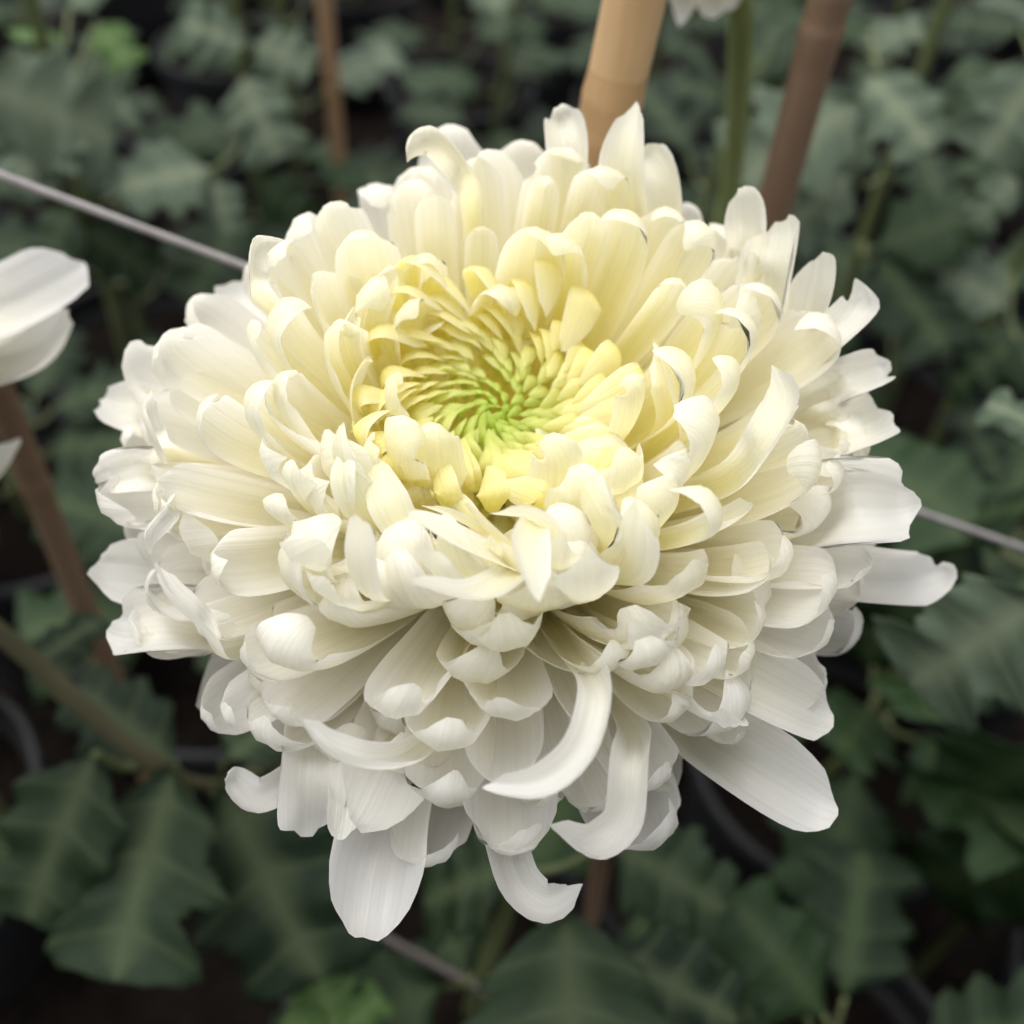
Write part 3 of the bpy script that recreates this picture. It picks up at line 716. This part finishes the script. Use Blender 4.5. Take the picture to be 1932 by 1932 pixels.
def bloom_petal(h, parent, az, beta, seed, width, kk=1.0, yel=0.1, yb=0.5):
    """an incurved petal of the main mass: radiates from the core at azimuth az, latitude beta, and rolls its tip over towards the crown"""
    r = np.random.default_rng(seed)
    e = np.array([math.cos(az), math.sin(az)])
    d = np.array([e[0] * math.cos(beta), e[1] * math.cos(beta), math.sin(beta)])
    up = np.array([-e[0] * math.sin(beta), -e[1] * math.sin(beta), math.cos(beta)])
    cc = h.c if beta > 0 else h.c2
    R = kk / math.sqrt((math.cos(beta) / h.a) ** 2 + (math.sin(beta) / cc) ** 2)
    E = d * R
    if beta > 0:
        g = math.exp(-(((E[0] - h.dx) ** 2 + (E[1] - h.dy) ** 2) / h.w ** 2) ** 1.5)
        E = E * (1 - 0.42 * g)
    core = np.array([0, 0, -0.16 * h.a])
    v = E - core; L = np.linalg.norm(v)
    lat = np.array([-e[1], e[0], 0]) * r.normal(0, 0.07) * L
    sag = -up * L * (0.05 + 0.10 * max(0, math.sin(beta)) + r.normal(0, 0.02))
    pts = [core + v * 0.16, core + v * 0.48 + sag * 0.9 + lat * 0.3, core + v * 0.80 + sag * 0.7 + lat * 0.8, core + v * 0.93 + sag * 0.25 + lat]
    P = [h.wor(q) for q in pts]
    rw = h.ex * e[0] + h.ey * e[1]
    s0 = -np.cross(h.ax, rw)
    th = math.radians(r.choice([r.uniform(60, 100), r.uniform(100, 150), r.uniform(140, 185)], p=[.2, .45, .35]))
    rad = width * r.uniform(.26, .42)
    aim = P[-1] + s0 * r.normal(0, .5) * width
    P = hooked(P, width, s0, th, rad, aim)
    t_ = r.choice(['r', 't', 'p'], p=[.40, .30, .30])
    w_ = [.72, 1.0, .98] + list(np.linspace(.88, r.uniform(.26, .54), 5))
    me = petal_mesh(P, width, root=0.6, wm=w_, tip=t_, cup=r.uniform(.75, 1.35), curl=r.uniform(.0, .4), twist=r.normal(0, 20), yel=yel, yel_base=min(1, yel * 1.4 + yb),
                    green_tip=0.04, s0=s0, seed=seed, n=34, nu=13, rib=1.3)
    return link('inner_petal' if beta > 0.55 else 'petal', me, MAT['petal'], parent)

# main plant
plant = empty('chrysanthemum_plant', (0.0, 0.0, 0.0), 'large white incurved chrysanthemum bloom with yellow-green eye on its leafy stem', 'flower')
head = Head(HEAD)
hd = link('flower_head', receptacle(head), MAT['calyx'], plant)
build_traced(head, hd)
NB = 228
for q in range(NB):
    f = (q + .5) / NB
    sb_ = math.sin(math.radians(-34)) + (math.sin(math.radians(63)) - math.sin(math.radians(-34))) * f ** 0.88
    beta = math.asin(sb_) + random.gauss(0, .035)
    az = q * math.radians(137.508) + random.gauss(0, .05)
    hi_ = max(0.0, min(1.0, (math.degrees(beta) - 5) / 58))
    lo_ = max(0.0, 1 - abs(math.degrees(beta) - 8) / 35)
    wd = (0.0176 - 0.0060 * hi_) * random.uniform(.80, 1.15) * (0.6 if random.random() < .13 else 1.0)
    bloom_petal(head, hd, az, beta, 3000 + q, wd, random.uniform(.94, 1.03) + (0.03 if math.cos(az) < -.2 else 0.01) * lo_ - (0.10 if math.cos(az) < -.25 else 0.01) * max(0.0, math.sin(az)) - (0.09 if beta < -.15 and math.sin(az) < -.2 else 0), 0.01 + 0.50 * hi_ ** 1.7, 0.15 + .40 * hi_)
for q in range(20):                                     # the near side, between the eye and the lower tiers
    bloom_petal(head, hd, math.radians(-160 + 140 * (q * 0.618 % 1)), math.radians(18 + 34 * ((q * 0.37) % 1)), 5000 + q, 0.0145 * random.uniform(.85, 1.15), random.uniform(.88, .97), 0.15, 0.4)
for q in range(26):
    bloom_petal(head, hd, math.radians(-168 + 156 * (q * 0.618 % 1)), math.radians(-12 + 36 * ((q * 0.37) % 1)), 5100 + q, 0.0150 * random.uniform(.8, 1.15), random.uniform(.80, .95), 0.06, 0.3)
fr = random.Random(21)
for gy, row in ((1150, range(590, 1330, 150)), (1235, range(540, 1380, 165))):
    for gx in row:
        pq, _ = head.hit(gx + fr.uniform(-25, 25), gy + fr.uniform(-22, 22), 1.0)
        qq = head.loc(pq)
        bt = math.atan2(qq[2], math.hypot(qq[0], qq[1]))
        bloom_petal(head, hd, math.atan2(qq[1], qq[0]), bt + .05, 5300 + gx + gy, 0.0150 * fr.uniform(.8, 1.15), fr.uniform(.89, .96), 0.10, 0.36)
eye_florets(head, hd)
neck = head.o - head.ax * 0.28 * head.a
V, F = tube([neck, neck - head.ax * 0.03, np.array([0.012, 0.0, 0.26]), np.array([0.004, 0.004, 0.12]), np.array([0, 0, -0.01])], [0.006, 0.0034, 0.0034, 0.004, 0.005], 12, 40)
link('stem', mesh(V, F), MAT['stem'], plant)

# ------------------------------------------------------------------ leaves, stems and neighbouring plants
def leaf_mesh(seed):
    """lobed, toothed chrysanthemum leaf, 1 unit long along +x, upper face +z"""
    r = np.random.default_rng(seed)
    nx, ny = 64, 5
    x = np.linspace(0, 1, nx)
    lob = np.array([.22, .47, .80]) + r.normal(0, .015, 3)
    amp = np.array([.33, .39, .33]) * r.uniform(.82, 1.12, 3); sg = np.array([.11, .12, .17]) * r.uniform(.9, 1.15)
    rows = []
    for side in (-1, 1):
        w = sum(a_ * np.exp(-np.abs((x - l_ - r.normal(0, .01)) / s_) ** 2.4) for a_, l_, s_ in zip(amp, lob, sg))
        w = np.maximum(w, r.uniform(.27, .33) * np.sin(math.pi * np.clip(x, 0, 1) ** .8))
        w = w + 0.032 * np.abs(((x * r.uniform(10, 15) + r.uniform(0, 1)) % 1) - 0.5) * 2 * (x > .08) - 0.01
        w *= np.clip(x / 0.09, 0, 1) ** .7 * np.clip((1.0 - x) / 0.05, 0, 1) ** .5
        rows.append((side, w))
    V, veins, F = [], [], []
    ids = {}
    wv = r.uniform(0, 6, 4)
    for j in range(-ny, ny + 1):
        w = rows[0][1] if j < 0 else rows[1][1]
        f = abs(j) / ny
        for i in range(nx):
            yy = math.copysign(f, j) * w[i] if j else 0.0
            xx = x[i] + 0.32 * f * w[i] - 0.02
            z = -0.20 * xx * xx + 0.10 * abs(yy) - 0.5 * yy * yy + 0.028 * math.sin(9 * xx + wv[0]) * f + 0.03 * math.sin(21 * xx - 7 * abs(yy) + wv[1]) * f
            ids[(i, j)] = len(V); V.append((xx, yy, z))
            lv = 0.0
            for l_ in lob: lv = max(lv, math.exp(-(((x[i] - l_ + 0.02) / 0.012) ** 2)) * (f > 0.05))
            veins.append(min(1, (1.0 if j == 0 else 0.45 if abs(j) == 1 and f < .25 else 0) + 0.6 * lv))
    nv = len(V)
    V2 = [(a, b, c - 0.006) for a, b, c in V]
    for i in range(nx - 1):
        for j in range(-ny, ny):
            q = (ids[(i, j)], ids[(i + 1, j)], ids[(i + 1, j + 1)], ids[(i, j + 1)])
            F.append(q); F.append(tuple(k + nv for k in q[::-1]))
        for j in (-ny, ny):
            q = (ids[(i, j)], ids[(i + 1, j)]); q = q if j > 0 else q[::-1]
            F.append((q[0], q[1], q[1] + nv, q[0] + nv))
    me = mesh(V + V2, F)
    at_ = me.attributes.new('vein', 'FLOAT', 'POINT'); at_.data.foreach_set('value', veins + veins)
    return me

LEAVES = {}
def leaf_data(k, mat):
    if (k, mat) not in LEAVES:
        me = leaf_mesh(40 + k); me.materials.append(MAT[mat]); LEAVES[(k, mat)] = me
    return LEAVES[(k, mat)]

def add_leaf(parent, base, tip, up, ws=1.0, mat='leaf', k=0):
    base = np.asarray(base, float); X = np.asarray(tip, float) - base
    Lh = np.linalg.norm(X); X = X / Lh
    Z = np.asarray(up, float); Z = nz(Z - Z.dot(X) * X); Y = np.cross(Z, X)
    o = bpy.data.objects.new('leaf', leaf_data(k, mat)); col.objects.link(o)
    m = Matrix([[X[i] * Lh, Y[i] * Lh * ws, Z[i] * Lh, base[i]] for i in range(3)] + [[0, 0, 0, 1]])
    o.parent = parent; o.matrix_parent_inverse = wm(parent).inverted(); o.matrix_basis = m
    return o

def petiole(parent, base, stem, mat='stem'):
    """leaf stalk from the leaf base down to the nearest lower point of the stem"""
    base = np.asarray(base, float)
    d = np.linalg.norm(stem - base - np.array([0, 0, -0.015]), axis=1); q = stem[int(np.argmin(d))]
    mid = (base + q) / 2 + np.array([0, 0, -0.006])
    V, F = tube([base + (base - q) * 0.02, mid, q], [0.0011, 0.0013, 0.0018], 6, 10)
    link('petiole', mesh(V, F), MAT[mat], parent)

def stem_part(parent, pts, r0, r1, mat='stem'):
    V, F = tube(pts, [r1, (r0 + r1) / 2, r0], 9, 36)
    link('stem', mesh(V, F), MAT[mat], parent)
    return catmull(pts, 80)[0]

def key_leaf(parent, stem, b, t, up=(0, -0.45, 1), ws=1.0, mat='leaf', k=0, pet=True):
    B = at(*b); T_ = at(*t)
    add_leaf(parent, B, T_, up, ws, mat, k)
    if pet: petiole(parent, B, stem)

# leaves of the main plant, below the bloom
mstem = catmull([neck, neck - head.ax * 0.03, np.array([0.012, 0.0, 0.26]), np.array([0.004, 0.004, 0.12]), np.array([0, 0, -0.01])], 80)[0]
key_leaf(plant, mstem, (1065, 1735, .315), (1100, 2160, .275), (0, -0.2, 1), 1.25, 'leaf_mid', 0)
key_leaf(plant, mstem, (1150, 1590, .33), (1400, 1720, .345), (0.1, -0.3, 1), 1.0, 'leaf_mid', 1)
key_leaf(plant, mstem, (960, 1640, .34), (760, 1700, .37), (0, -0.2, 1), 1.0, 'leaf_mid', 2)
key_leaf(plant, mstem, (1150, 1800, .33), (1420, 1930, .34), (0.2, -0.3, 1), 1.0, 'leaf_mid', 3)
for q in range(5):
    zz = 0.20 - 0.03 * q; a_ = 1.2 + q * 2.4
    b = np.array([0.01 + 0.02 * math.cos(a_), 0.02 * math.sin(a_), zz]); t = b + 0.07 * np.array([math.cos(a_), math.sin(a_), -0.25])
    add_leaf(plant, b, t, (0, 0, 1), 1.0, 'leaf', q % 6); petiole(plant, b, mstem)

def neighbour(name, label, cat, pts, r=0.0032, mat='stem', group=None):
    o = empty(name, (pts[-1][0], pts[-1][1], 0), label, cat, group)
    st = stem_part(o, pts, r * 1.25, r, mat)
    return o, st

# plant leaning in from the left edge, big drooping leaves
pts = [at(-420, 860, .27), at(0, 1195, .305), at(345, 1475, .36), np.array([-0.09, 0.10, 0.12]), np.array([-0.09, 0.11, -0.005])]
lp, lst = neighbour('leafy_plant', 'plant with a brownish stem slanting into big drooping dark leaves below the bloom', 'plant', pts, 0.0027, 'stem_brown')
for b, t, w_, k, up in [((330, 1450, .345), (190, 1850, .335), 1.05, 0, (-.1, -.9, .7)), ((420, 1480, .36), (590, 1880, .36), 1.1, 1, (.1, -.9, .7)), ((180, 1420, .335), (20, 1760, .35), .95, 2, (-.1, -.9, .7)),
                        ((330, 1440, .35), (120, 1290, .36), .9, 3, (0, -.4, 1)), ((420, 1440, .37), (560, 1330, .39), .9, 4, (0, -.4, 1)), ((60, 1260, .32), (190, 1150, .33), .8, 5, (0, -.4, 1))]:
    key_leaf(lp, lst, b, t, up, w_, 'leaf_mid', k)

# plant just beyond the right edge with serrated leaves reaching in
pts = [at(2120, 640, .36), at(2080, 1100, .40), at(2040, 1500, .48), np.array([0.23, 0.16, 0.1]), np.array([0.23, 0.17, -0.005])]
pts[3] = np.array([pts[2][0], pts[2][1], 0.1]); pts[4] = np.array([pts[2][0], pts[2][1], -0.005])
rp_, rst = neighbour('leafy_plant', 'plant whose pale serrated leaves reach in beside the grey twine, right of the bloom', 'plant', pts, 0.003)
for b, t, w_, k, mt, up in [((1985, 1120, .265), (1700, 1310, .275), 1.15, 0, 'leaf_pale', (.3, -.2, 1)), ((1880, 1040, .38), (1600, 800, .41), .95, 1, 'leaf', (0, -.5, 1)),
                        ((2010, 830, .31), (1868, 745, .31), .9, 2, 'leaf_pale', (0, -.5, 1)), ((1840, 1000, .40), (1620, 1290, .43), .9, 3, 'leaf', (0, -.5, 1)),
                        ((1990, 950, .36), (1760, 960, .40), .7, 4, 'leaf', (0, -.5, 1)), ((2000, 1400, .42), (1780, 1560, .47), 1.0, 5, 'leaf', (0, -.5, 1)), ((2000, 1600, .44), (1700, 1700, .5), 1.0, 0, 'leaf', (0, -.5, 1))]:
    key_leaf(rp_, rst, b, t, up, w_, mt, k)

def vstem(px, py, d, top, lean=0.0):
    b = at(px, py, d)
    return [np.array([b[0] + lean * 0.4, b[1], top]), np.array([b[0], b[1], b[2]]), np.array([b[0] - lean, b[1], max(0.05, b[2] * 0.4)]), np.array([b[0] - lean, b[1], -0.005])]

# pale-leaved plants behind, upper left
o, st = neighbour('leafy_plant', 'pale grey-green plant above the twine with frosted-looking broad leaves', 'plant', vstem(140, 300, .60, .46))
for b, t, w_, k, mt, up in [((-60, 150, .55), (235, 250, .56), 1.25, 0, 'leaf_pale', (0, -.7, .8)), ((140, 210, .57), (20, 330, .55), 1.1, 3, 'leaf_pale', (0, -.7, .8)), ((110, 70, .62), (30, 50, .6), 1.0, 1, 'leaf_young', (0, -.4, 1)),
                        ((180, 40, .62), (240, 110, .6), 1.1, 2, 'leaf_young', (0, -.4, 1)), ((140, 380, .6), (60, 520, .6), 1.0, 4, 'leaf', (0, -.5, 1)), ((150, 420, .6), (300, 520, .6), 1.0, 5, 'leaf', (0, -.5, 1)), ((130, 250, .58), (240, 190, .58), 1.0, 2, 'leaf_pale', (0, -.7, .8)), ((130, 20, .62), (200, -60, .62), 1.0, 2, 'leaf_pale', (0, -.7, .8))]:
    key_leaf(o, st, b, t, up, w_, mt, k)
o, st = neighbour('leafy_plant', 'pale-leaved plant beside the thin brown cane behind the bloom', 'plant', vstem(465, 200, .66, .50))
for b, t, w_, k, mt, up in [((465, 90, .62), (340, 30, .62), 1.2, 0, 'leaf_pale', (0, -.7, .8)), ((475, 80, .63), (590, 120, .62), 1.1, 1, 'leaf_pale', (0, -.7, .8)), ((455, 140, .62), (520, 290, .60), 1.15, 2, 'leaf_pale', (0, -.7, .8)),
                        ((400, 320, .58), (230, 335, .56), 1.3, 3, 'leaf_pale', (0, -.6, .9)), ((400, 330, .58), (430, 440, .57), 1.1, 4, 'leaf_pale', (0, -.6, .9)), ((480, 330, .66), (600, 420, .66), 1.0, 5, 'leaf', (0, -.5, 1)), ((460, 400, .66), (350, 560, .64), 1.1, 0, 'leaf', (0, -.5, 1))]:
    key_leaf(o, st, b, t, up, w_, mt, k)
# plants behind, upper right
o, st = neighbour('leafy_plant', 'mid-green broad-leaved plant behind the dark brown stake', 'plant', vstem(1640, 420, .58, .48))
for b, t, w_, k, mt, up in [((1620, 190, .50), (1400, 330, .48), 1.3, 0, 'leaf_pale', (0, -.7, .8)), ((1630, 140, .52), (1770, 260, .50), 1.2, 1, 'leaf_pale', (0, -.6, .9)), ((1610, 330, .52), (1480, 430, .5), 1.1, 2, 'leaf_pale', (0, -.6, .9)),
                        ((1650, 470, .55), (1850, 380, .55), 1.2, 3, 'leaf', (0, -.4, 1)), ((1650, 480, .55), (1800, 640, .53), 1.2, 4, 'leaf', (0, -.4, 1)), ((1640, 90, .6), (1740, 40, .6), 1.0, 5, 'leaf_pale', (0, -.6, .9)), ((1640, 60, .6), (1540, 40, .6), 1.0, 5, 'leaf', (0, -.6, .9))]:
    key_leaf(o, st, b, t, up, w_, mt, k)
o, st = neighbour('leafy_plant', 'plant with one greyish leaf in front of dark foliage at the far right', 'plant', vstem(1930, 480, .62, .48))
for b, t, w_, k, mt, up in [((1980, 110, .5), (1860, 290, .48), 1.2, 0, 'leaf_pale', (0, -.7, .8)), ((1900, 580, .56), (1750, 480, .55), 1.0, 1, 'leaf_pale', (0, -.8, .6)), ((1920, 330, .55), (1840, 420, .54), 1.0, 2, 'leaf_pale', (0, -.6, .9)),
                        ((1920, 640, .55), (1780, 740, .55), 1.0, 3, 'leaf', (0, -.5, 1)), ((1930, 180, .6), (1810, 110, .6), 1.0, 4, 'leaf', (0, -.5, 1)), ((1930, 60, .65), (1800, 20, .65), 1.1, 5, 'leaf', (0, -.5, 1))]:
    key_leaf(o, st, b, t, up, w_, mt, k)
# young seedling low in front
sb = at(640, 1990, .47); 
o, st = neighbour('seedling', 'small bright green seedling low among the dark pots', 'seedling', [at(628, 1950, .43), at(640, 1985, .45), np.array([sb[0], sb[1], 0.06]), np.array([sb[0], sb[1], -0.003])], 0.0015)
for b, t, w_, k in [((632, 1950, .40), (590, 1815, .39), 1.15, 0), ((640, 1950, .40), (715, 1885, .39), 1.0, 2), ((625, 1955, .40), (545, 1930, .39), 1.0, 3)]:
    key_leaf(o, st, b, t, (0, -.5, 1), w_, 'leaf_young', k, False)

# rows of potted plants filling the bed behind
def pot(x, y, R=0.075, H=0.13, label=None, group=None):
    o = empty('plant_pot', (x, y, 0), label, 'pot', group)
    n = 36
    def lathe(prof):
        V = [(x + r_ * math.cos(2 * math.pi * k / n), y + r_ * math.sin(2 * math.pi * k / n), z) for r_, z in prof for k in range(n)]
        F = [(i * n + k, i * n + (k + 1) % n, (i + 1) * n + (k + 1) % n, (i + 1) * n + k) for i in range(len(prof) - 1) for k in range(n)]
        return mesh(V, F)
    link('body', lathe([(0.0005, 0.002), (R * .76, 0.0), (R * .78, 0.004), (R * .94, H * .86), (R * .93, H * .87), (R * .90, H * .86), (R * .74, 0.01)]), MAT['pot'], o)
    link('rim', lathe([(R * .935, H * .875), (R * 1.0, H * .88), (R * 1.01, H * .9), (R * 1.01, H * .985), (R * .99, H), (R * .955, H), (R * .945, H * .98), (R * .93, H * .88)]), MAT['pot'], o)
    link('soil', lathe([(R * .925, H * .80), (R * .7, H * .83), (R * .4, H * .815), (R * .15, H * .84), (0.0004, H * .845)]), MAT['soil_pot'], o)

prng = random.Random(5)
spots = []
for y, n_, sp in [(0.24, 4, .19), (0.43, 6, .19), (0.63, 7, .2), (0.85, 8, .22), (1.10, 9, .24), (1.38, 10, .27)]:
    for q in range(n_):
        spots.append(((q - (n_ - 1) / 2) * sp + prng.uniform(-.035, .035), y + prng.uniform(-.03, .03)))
spots += [(-0.27, 0.06), (0.30, 0.02), (0.17, 0.13), (-0.14, 0.17), (0.13, -0.02), (0.0, 0.0)]
for i, (x, y) in enumerate(spots):
    pot(x, y, 0.072, 0.125, 'round black plastic pot on the dark ground among the plants', 'black pots under the plants')
for i, (x, y) in enumerate(spots[:-1]):
    hgt = prng.uniform(.24, .36) if y > .3 else prng.uniform(.17, .24)
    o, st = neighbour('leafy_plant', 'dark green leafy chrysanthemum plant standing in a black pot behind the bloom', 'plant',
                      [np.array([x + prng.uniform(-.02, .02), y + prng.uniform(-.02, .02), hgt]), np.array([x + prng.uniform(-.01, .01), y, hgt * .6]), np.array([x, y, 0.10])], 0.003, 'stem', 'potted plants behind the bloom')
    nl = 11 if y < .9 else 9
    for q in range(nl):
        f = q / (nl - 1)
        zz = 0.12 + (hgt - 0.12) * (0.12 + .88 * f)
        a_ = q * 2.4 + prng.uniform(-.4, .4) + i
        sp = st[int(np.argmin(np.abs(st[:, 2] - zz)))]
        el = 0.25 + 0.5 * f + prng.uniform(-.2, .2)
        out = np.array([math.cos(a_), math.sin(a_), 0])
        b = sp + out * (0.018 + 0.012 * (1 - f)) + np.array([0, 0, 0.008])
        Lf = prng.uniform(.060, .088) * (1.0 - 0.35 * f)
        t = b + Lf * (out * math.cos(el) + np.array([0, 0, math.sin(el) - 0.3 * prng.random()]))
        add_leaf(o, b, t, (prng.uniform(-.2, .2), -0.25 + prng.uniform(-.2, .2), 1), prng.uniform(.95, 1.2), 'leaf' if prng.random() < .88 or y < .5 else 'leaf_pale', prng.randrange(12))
        petiole(o, b, st)

# ------------------------------------------------------------------ stakes
def stake(pa, da, pb, r, mat, label, nodes=(), name='bamboo_stake', up=0.12):
    """a cane through pixel pa at distance da whose lower part passes pixel pb, as nearly upright as that allows"""
    A = at(*pa, da); d = ray(*pb)
    ts = np.linspace(0.1, 1.5, 3000); Q = CAM + ts[:, None] * d
    ok = Q[:, 2] < A[2] - 0.02
    hd_ = np.hypot(Q[:, 0] - A[0], Q[:, 1] - A[1]) / np.maximum(A[2] - Q[:, 2], 1e-3)
    hd_[~ok] = 9
    B = Q[int(np.argmin(hd_))]
    dr = nz(B - A)
    foot = A + dr * ((A[2] + 0.03) / -dr[2]); top = A - dr * up
    o = empty(name, foot, label, 'stake')
    L = np.linalg.norm(top - foot)
    V, F = tube([top, top * .66 + foot * .34, top * .34 + foot * .66, foot], [r, r, r * 1.02, r * 1.05], 20, 30)
    link('cane', mesh(V, F), MAT[mat], o)
    for (px, py) in nodes:
        dd = ray(px, py)
        t_ = min(np.linspace(0.1, 1.0, 2000), key=lambda t: np.linalg.norm(np.cross(CAM + t * dd - A, dr)))
        c = A + dr * np.dot(CAM + t_ * dd - A, dr)
        pr = [(-.011, 1.004), (-.006, 1.04), (-.0025, 1.08), (-.001, 1.10), (0, 1.03), (.001, 1.04), (.003, 1.07), (.008, 1.03), (.013, 1.004)]
        V, F = tube([c - dr * q for q, _ in pr][::-1], [r * w_ for _, w_ in pr][::-1], 20, 40, False)
        link('node', mesh(V, F), MAT['node'] if mat == 'bamboo' else MAT[mat], o)
    return o
stake((1197, 0), .232, (1130, 300), .0064, 'bamboo', 'thick light tan bamboo cane rising right behind the bloom', [(1160, 245)])
stake((1565, 0), .30, (1455, 410), .0053, 'bamboo_dark', 'dark brown bamboo stake behind the bloom beside a green stem', [(1563, 45)])
stake((612, 0), .62, (642, 345), .0046, 'bamboo_brown', 'thin rusty brown cane farther back, above the twine', [(625, 160)])
stake((0, 745), .34, (152, 1130), .0046, 'bamboo_dark', 'dull brown cane under the neighbouring white bloom', [(60, 900)])
stake((1140, 1600), .36, (1125, 1680), .0032, 'bamboo_dark', 'short stretch of thin brown cane showing just below the bloom', up=0.03)

# ------------------------------------------------------------------ twine
def twine(a, b, r, mat, label):
    A, B = np.asarray(a), np.asarray(b)
    C = np.linspace(A, B, 60); C[:, 2] -= 0.002 * np.sin(np.linspace(0, math.pi, 60))
    dr = nz(B - A); s1 = nz(np.cross(dr, [0, 0, 1])); s2 = np.cross(dr, s1)
    V, F = tube(list(C[::6]) + [C[-1]], [r, r], 10, 120)
    o = link('twine', mesh(V, F), MAT[mat])
    return tag(o, label, 'twine')
twine(at(-300, 216, .27), at(2200, 1128, .345), .0010, 'twine', 'taut pale grey twine stretched behind the bloom')
twine(at(380, 1580, .46), at(1200, 2020, .42), .0017, 'twine_dark', 'dark brownish twine low down between the pots below the bloom')

# ------------------------------------------------------------------ neighbouring white blooms
def side_bloom(label, px, d, a, petals, n_rings, foot, group=None, via=None):
    c = at(*px, d)
    h = Head(c, a=a, c=a * .7, c2=a * .5, tilt=(0, -5), D=a * .45, w=a * .37, dx=0, dy=0)
    o = empty('chrysanthemum_plant', (foot[0], foot[1], 0), label, 'flower', group)
    hh_ = link('flower_head', receptacle(h), MAT['calyx'], o)
    for i, (pp, w_, tip) in enumerate(petals):
        P3 = [at(*q) for q in pp]
        q = h.loc(P3[-1]); rad = nz([q[0], q[1], 0]); rw = h.ex * rad[0] + h.ey * rad[1]
        root = h.wor(np.array([rad[0] * .2 * a, rad[1] * .2 * a, -.22 * a]))
        me = petal_mesh([root] + P3, w_ / 1932 * d * 1.1, root=.75, tip=tip, cup=1.0, yel=.04, yel_base=.3, s0=-np.cross(h.ax, rw), seed=7000 + i + int(px[0]), roll=.5, rib=3.0, curl=.3)
        link('petal', me, MAT['petal'], hh_)
    sdd = 8000 + int(px[0])
    for beta, nn, k, w_, hook in n_rings:
        for q in range(nn):
            sdd += 1
            radial_petal(h, hh_, 2 * math.pi * (q + .3) / nn + beta, beta, k, w_ * a, sdd, hook, .05, n=20, nu=9)
    nk = h.o - h.ax * .28 * a
    if via is not None:
        stem_part(o, [nk, nk - h.ax * .012] + via, .0042, .0038, 'stem_light')
        return o
    stem_part(o, [nk, nk - h.ax * .04, np.array([(nk[0] + foot[0]) / 2, (nk[1] + foot[1]) / 2, .2]), np.array([foot[0], foot[1], .1])], .0036, .003)
    return o
lc = at(-540, 720, .28)
side_bloom('neighbouring white chrysanthemum whose blurred petals poke in beside the brown cane', (-540, 720), .28, .060,
           [([(-200, 640, .27), (20, 590, .25), (120, 540, .245), (168, 512, .243)], 115, 't'), ([(-200, 700, .27), (0, 690, .258), (95, 650, .25), (130, 590, .246)], 120, 'r'), ([(-200, 930, .27), (-40, 905, .265), (42, 830, .26)], 75, 'p'), ([(-200, 600, .27), (-50, 560, .26), (8, 515, .257)], 95, 'r'), ([(-200, 680, .268), (-20, 640, .254), (60, 610, .248)], 70, 'p'), ([(-200, 760, .27), (-80, 740, .26), (-10, 690, .255)], 90, 't')],
           [(-.4, 11, .95, .3, .7), (-.1, 11, .93, .3, .9), (.25, 11, .93, .3, 1.0), (.6, 9, .92, .28, 1.0), (.9, 7, .9, .25, .8)], (lc[0] - 0.02, lc[1] + 0.02))
gs = at(1399, 5, .335); gb = at(1376, 370, .395)
side_bloom('small white bloom on a smooth green stem between the tan cane and dark stake', (1335, -135), .31, .026,
           [([(1318, -90, .305), (1300, -15, .30), (1288, 52, .295)], 75, 'p'), ([(1350, -90, .305), (1345, -20, .30), (1335, 34, .295)], 80, 'r'), ([(1370, -80, .305), (1372, -20, .30), (1368, 20, .298)], 50, 'r')],
           [(-.6, 9, .95, .45, .5), (-.2, 9, .95, .45, .9), (.2, 9, .93, .45, 1.0), (.6, 8, .92, .4, 1.0)], (gb[0], gb[1]),
           via=[gs + (gs - gb) * .12, gs, gb, np.array([gb[0], gb[1], .1]), np.array([gb[0], gb[1], -.005])])
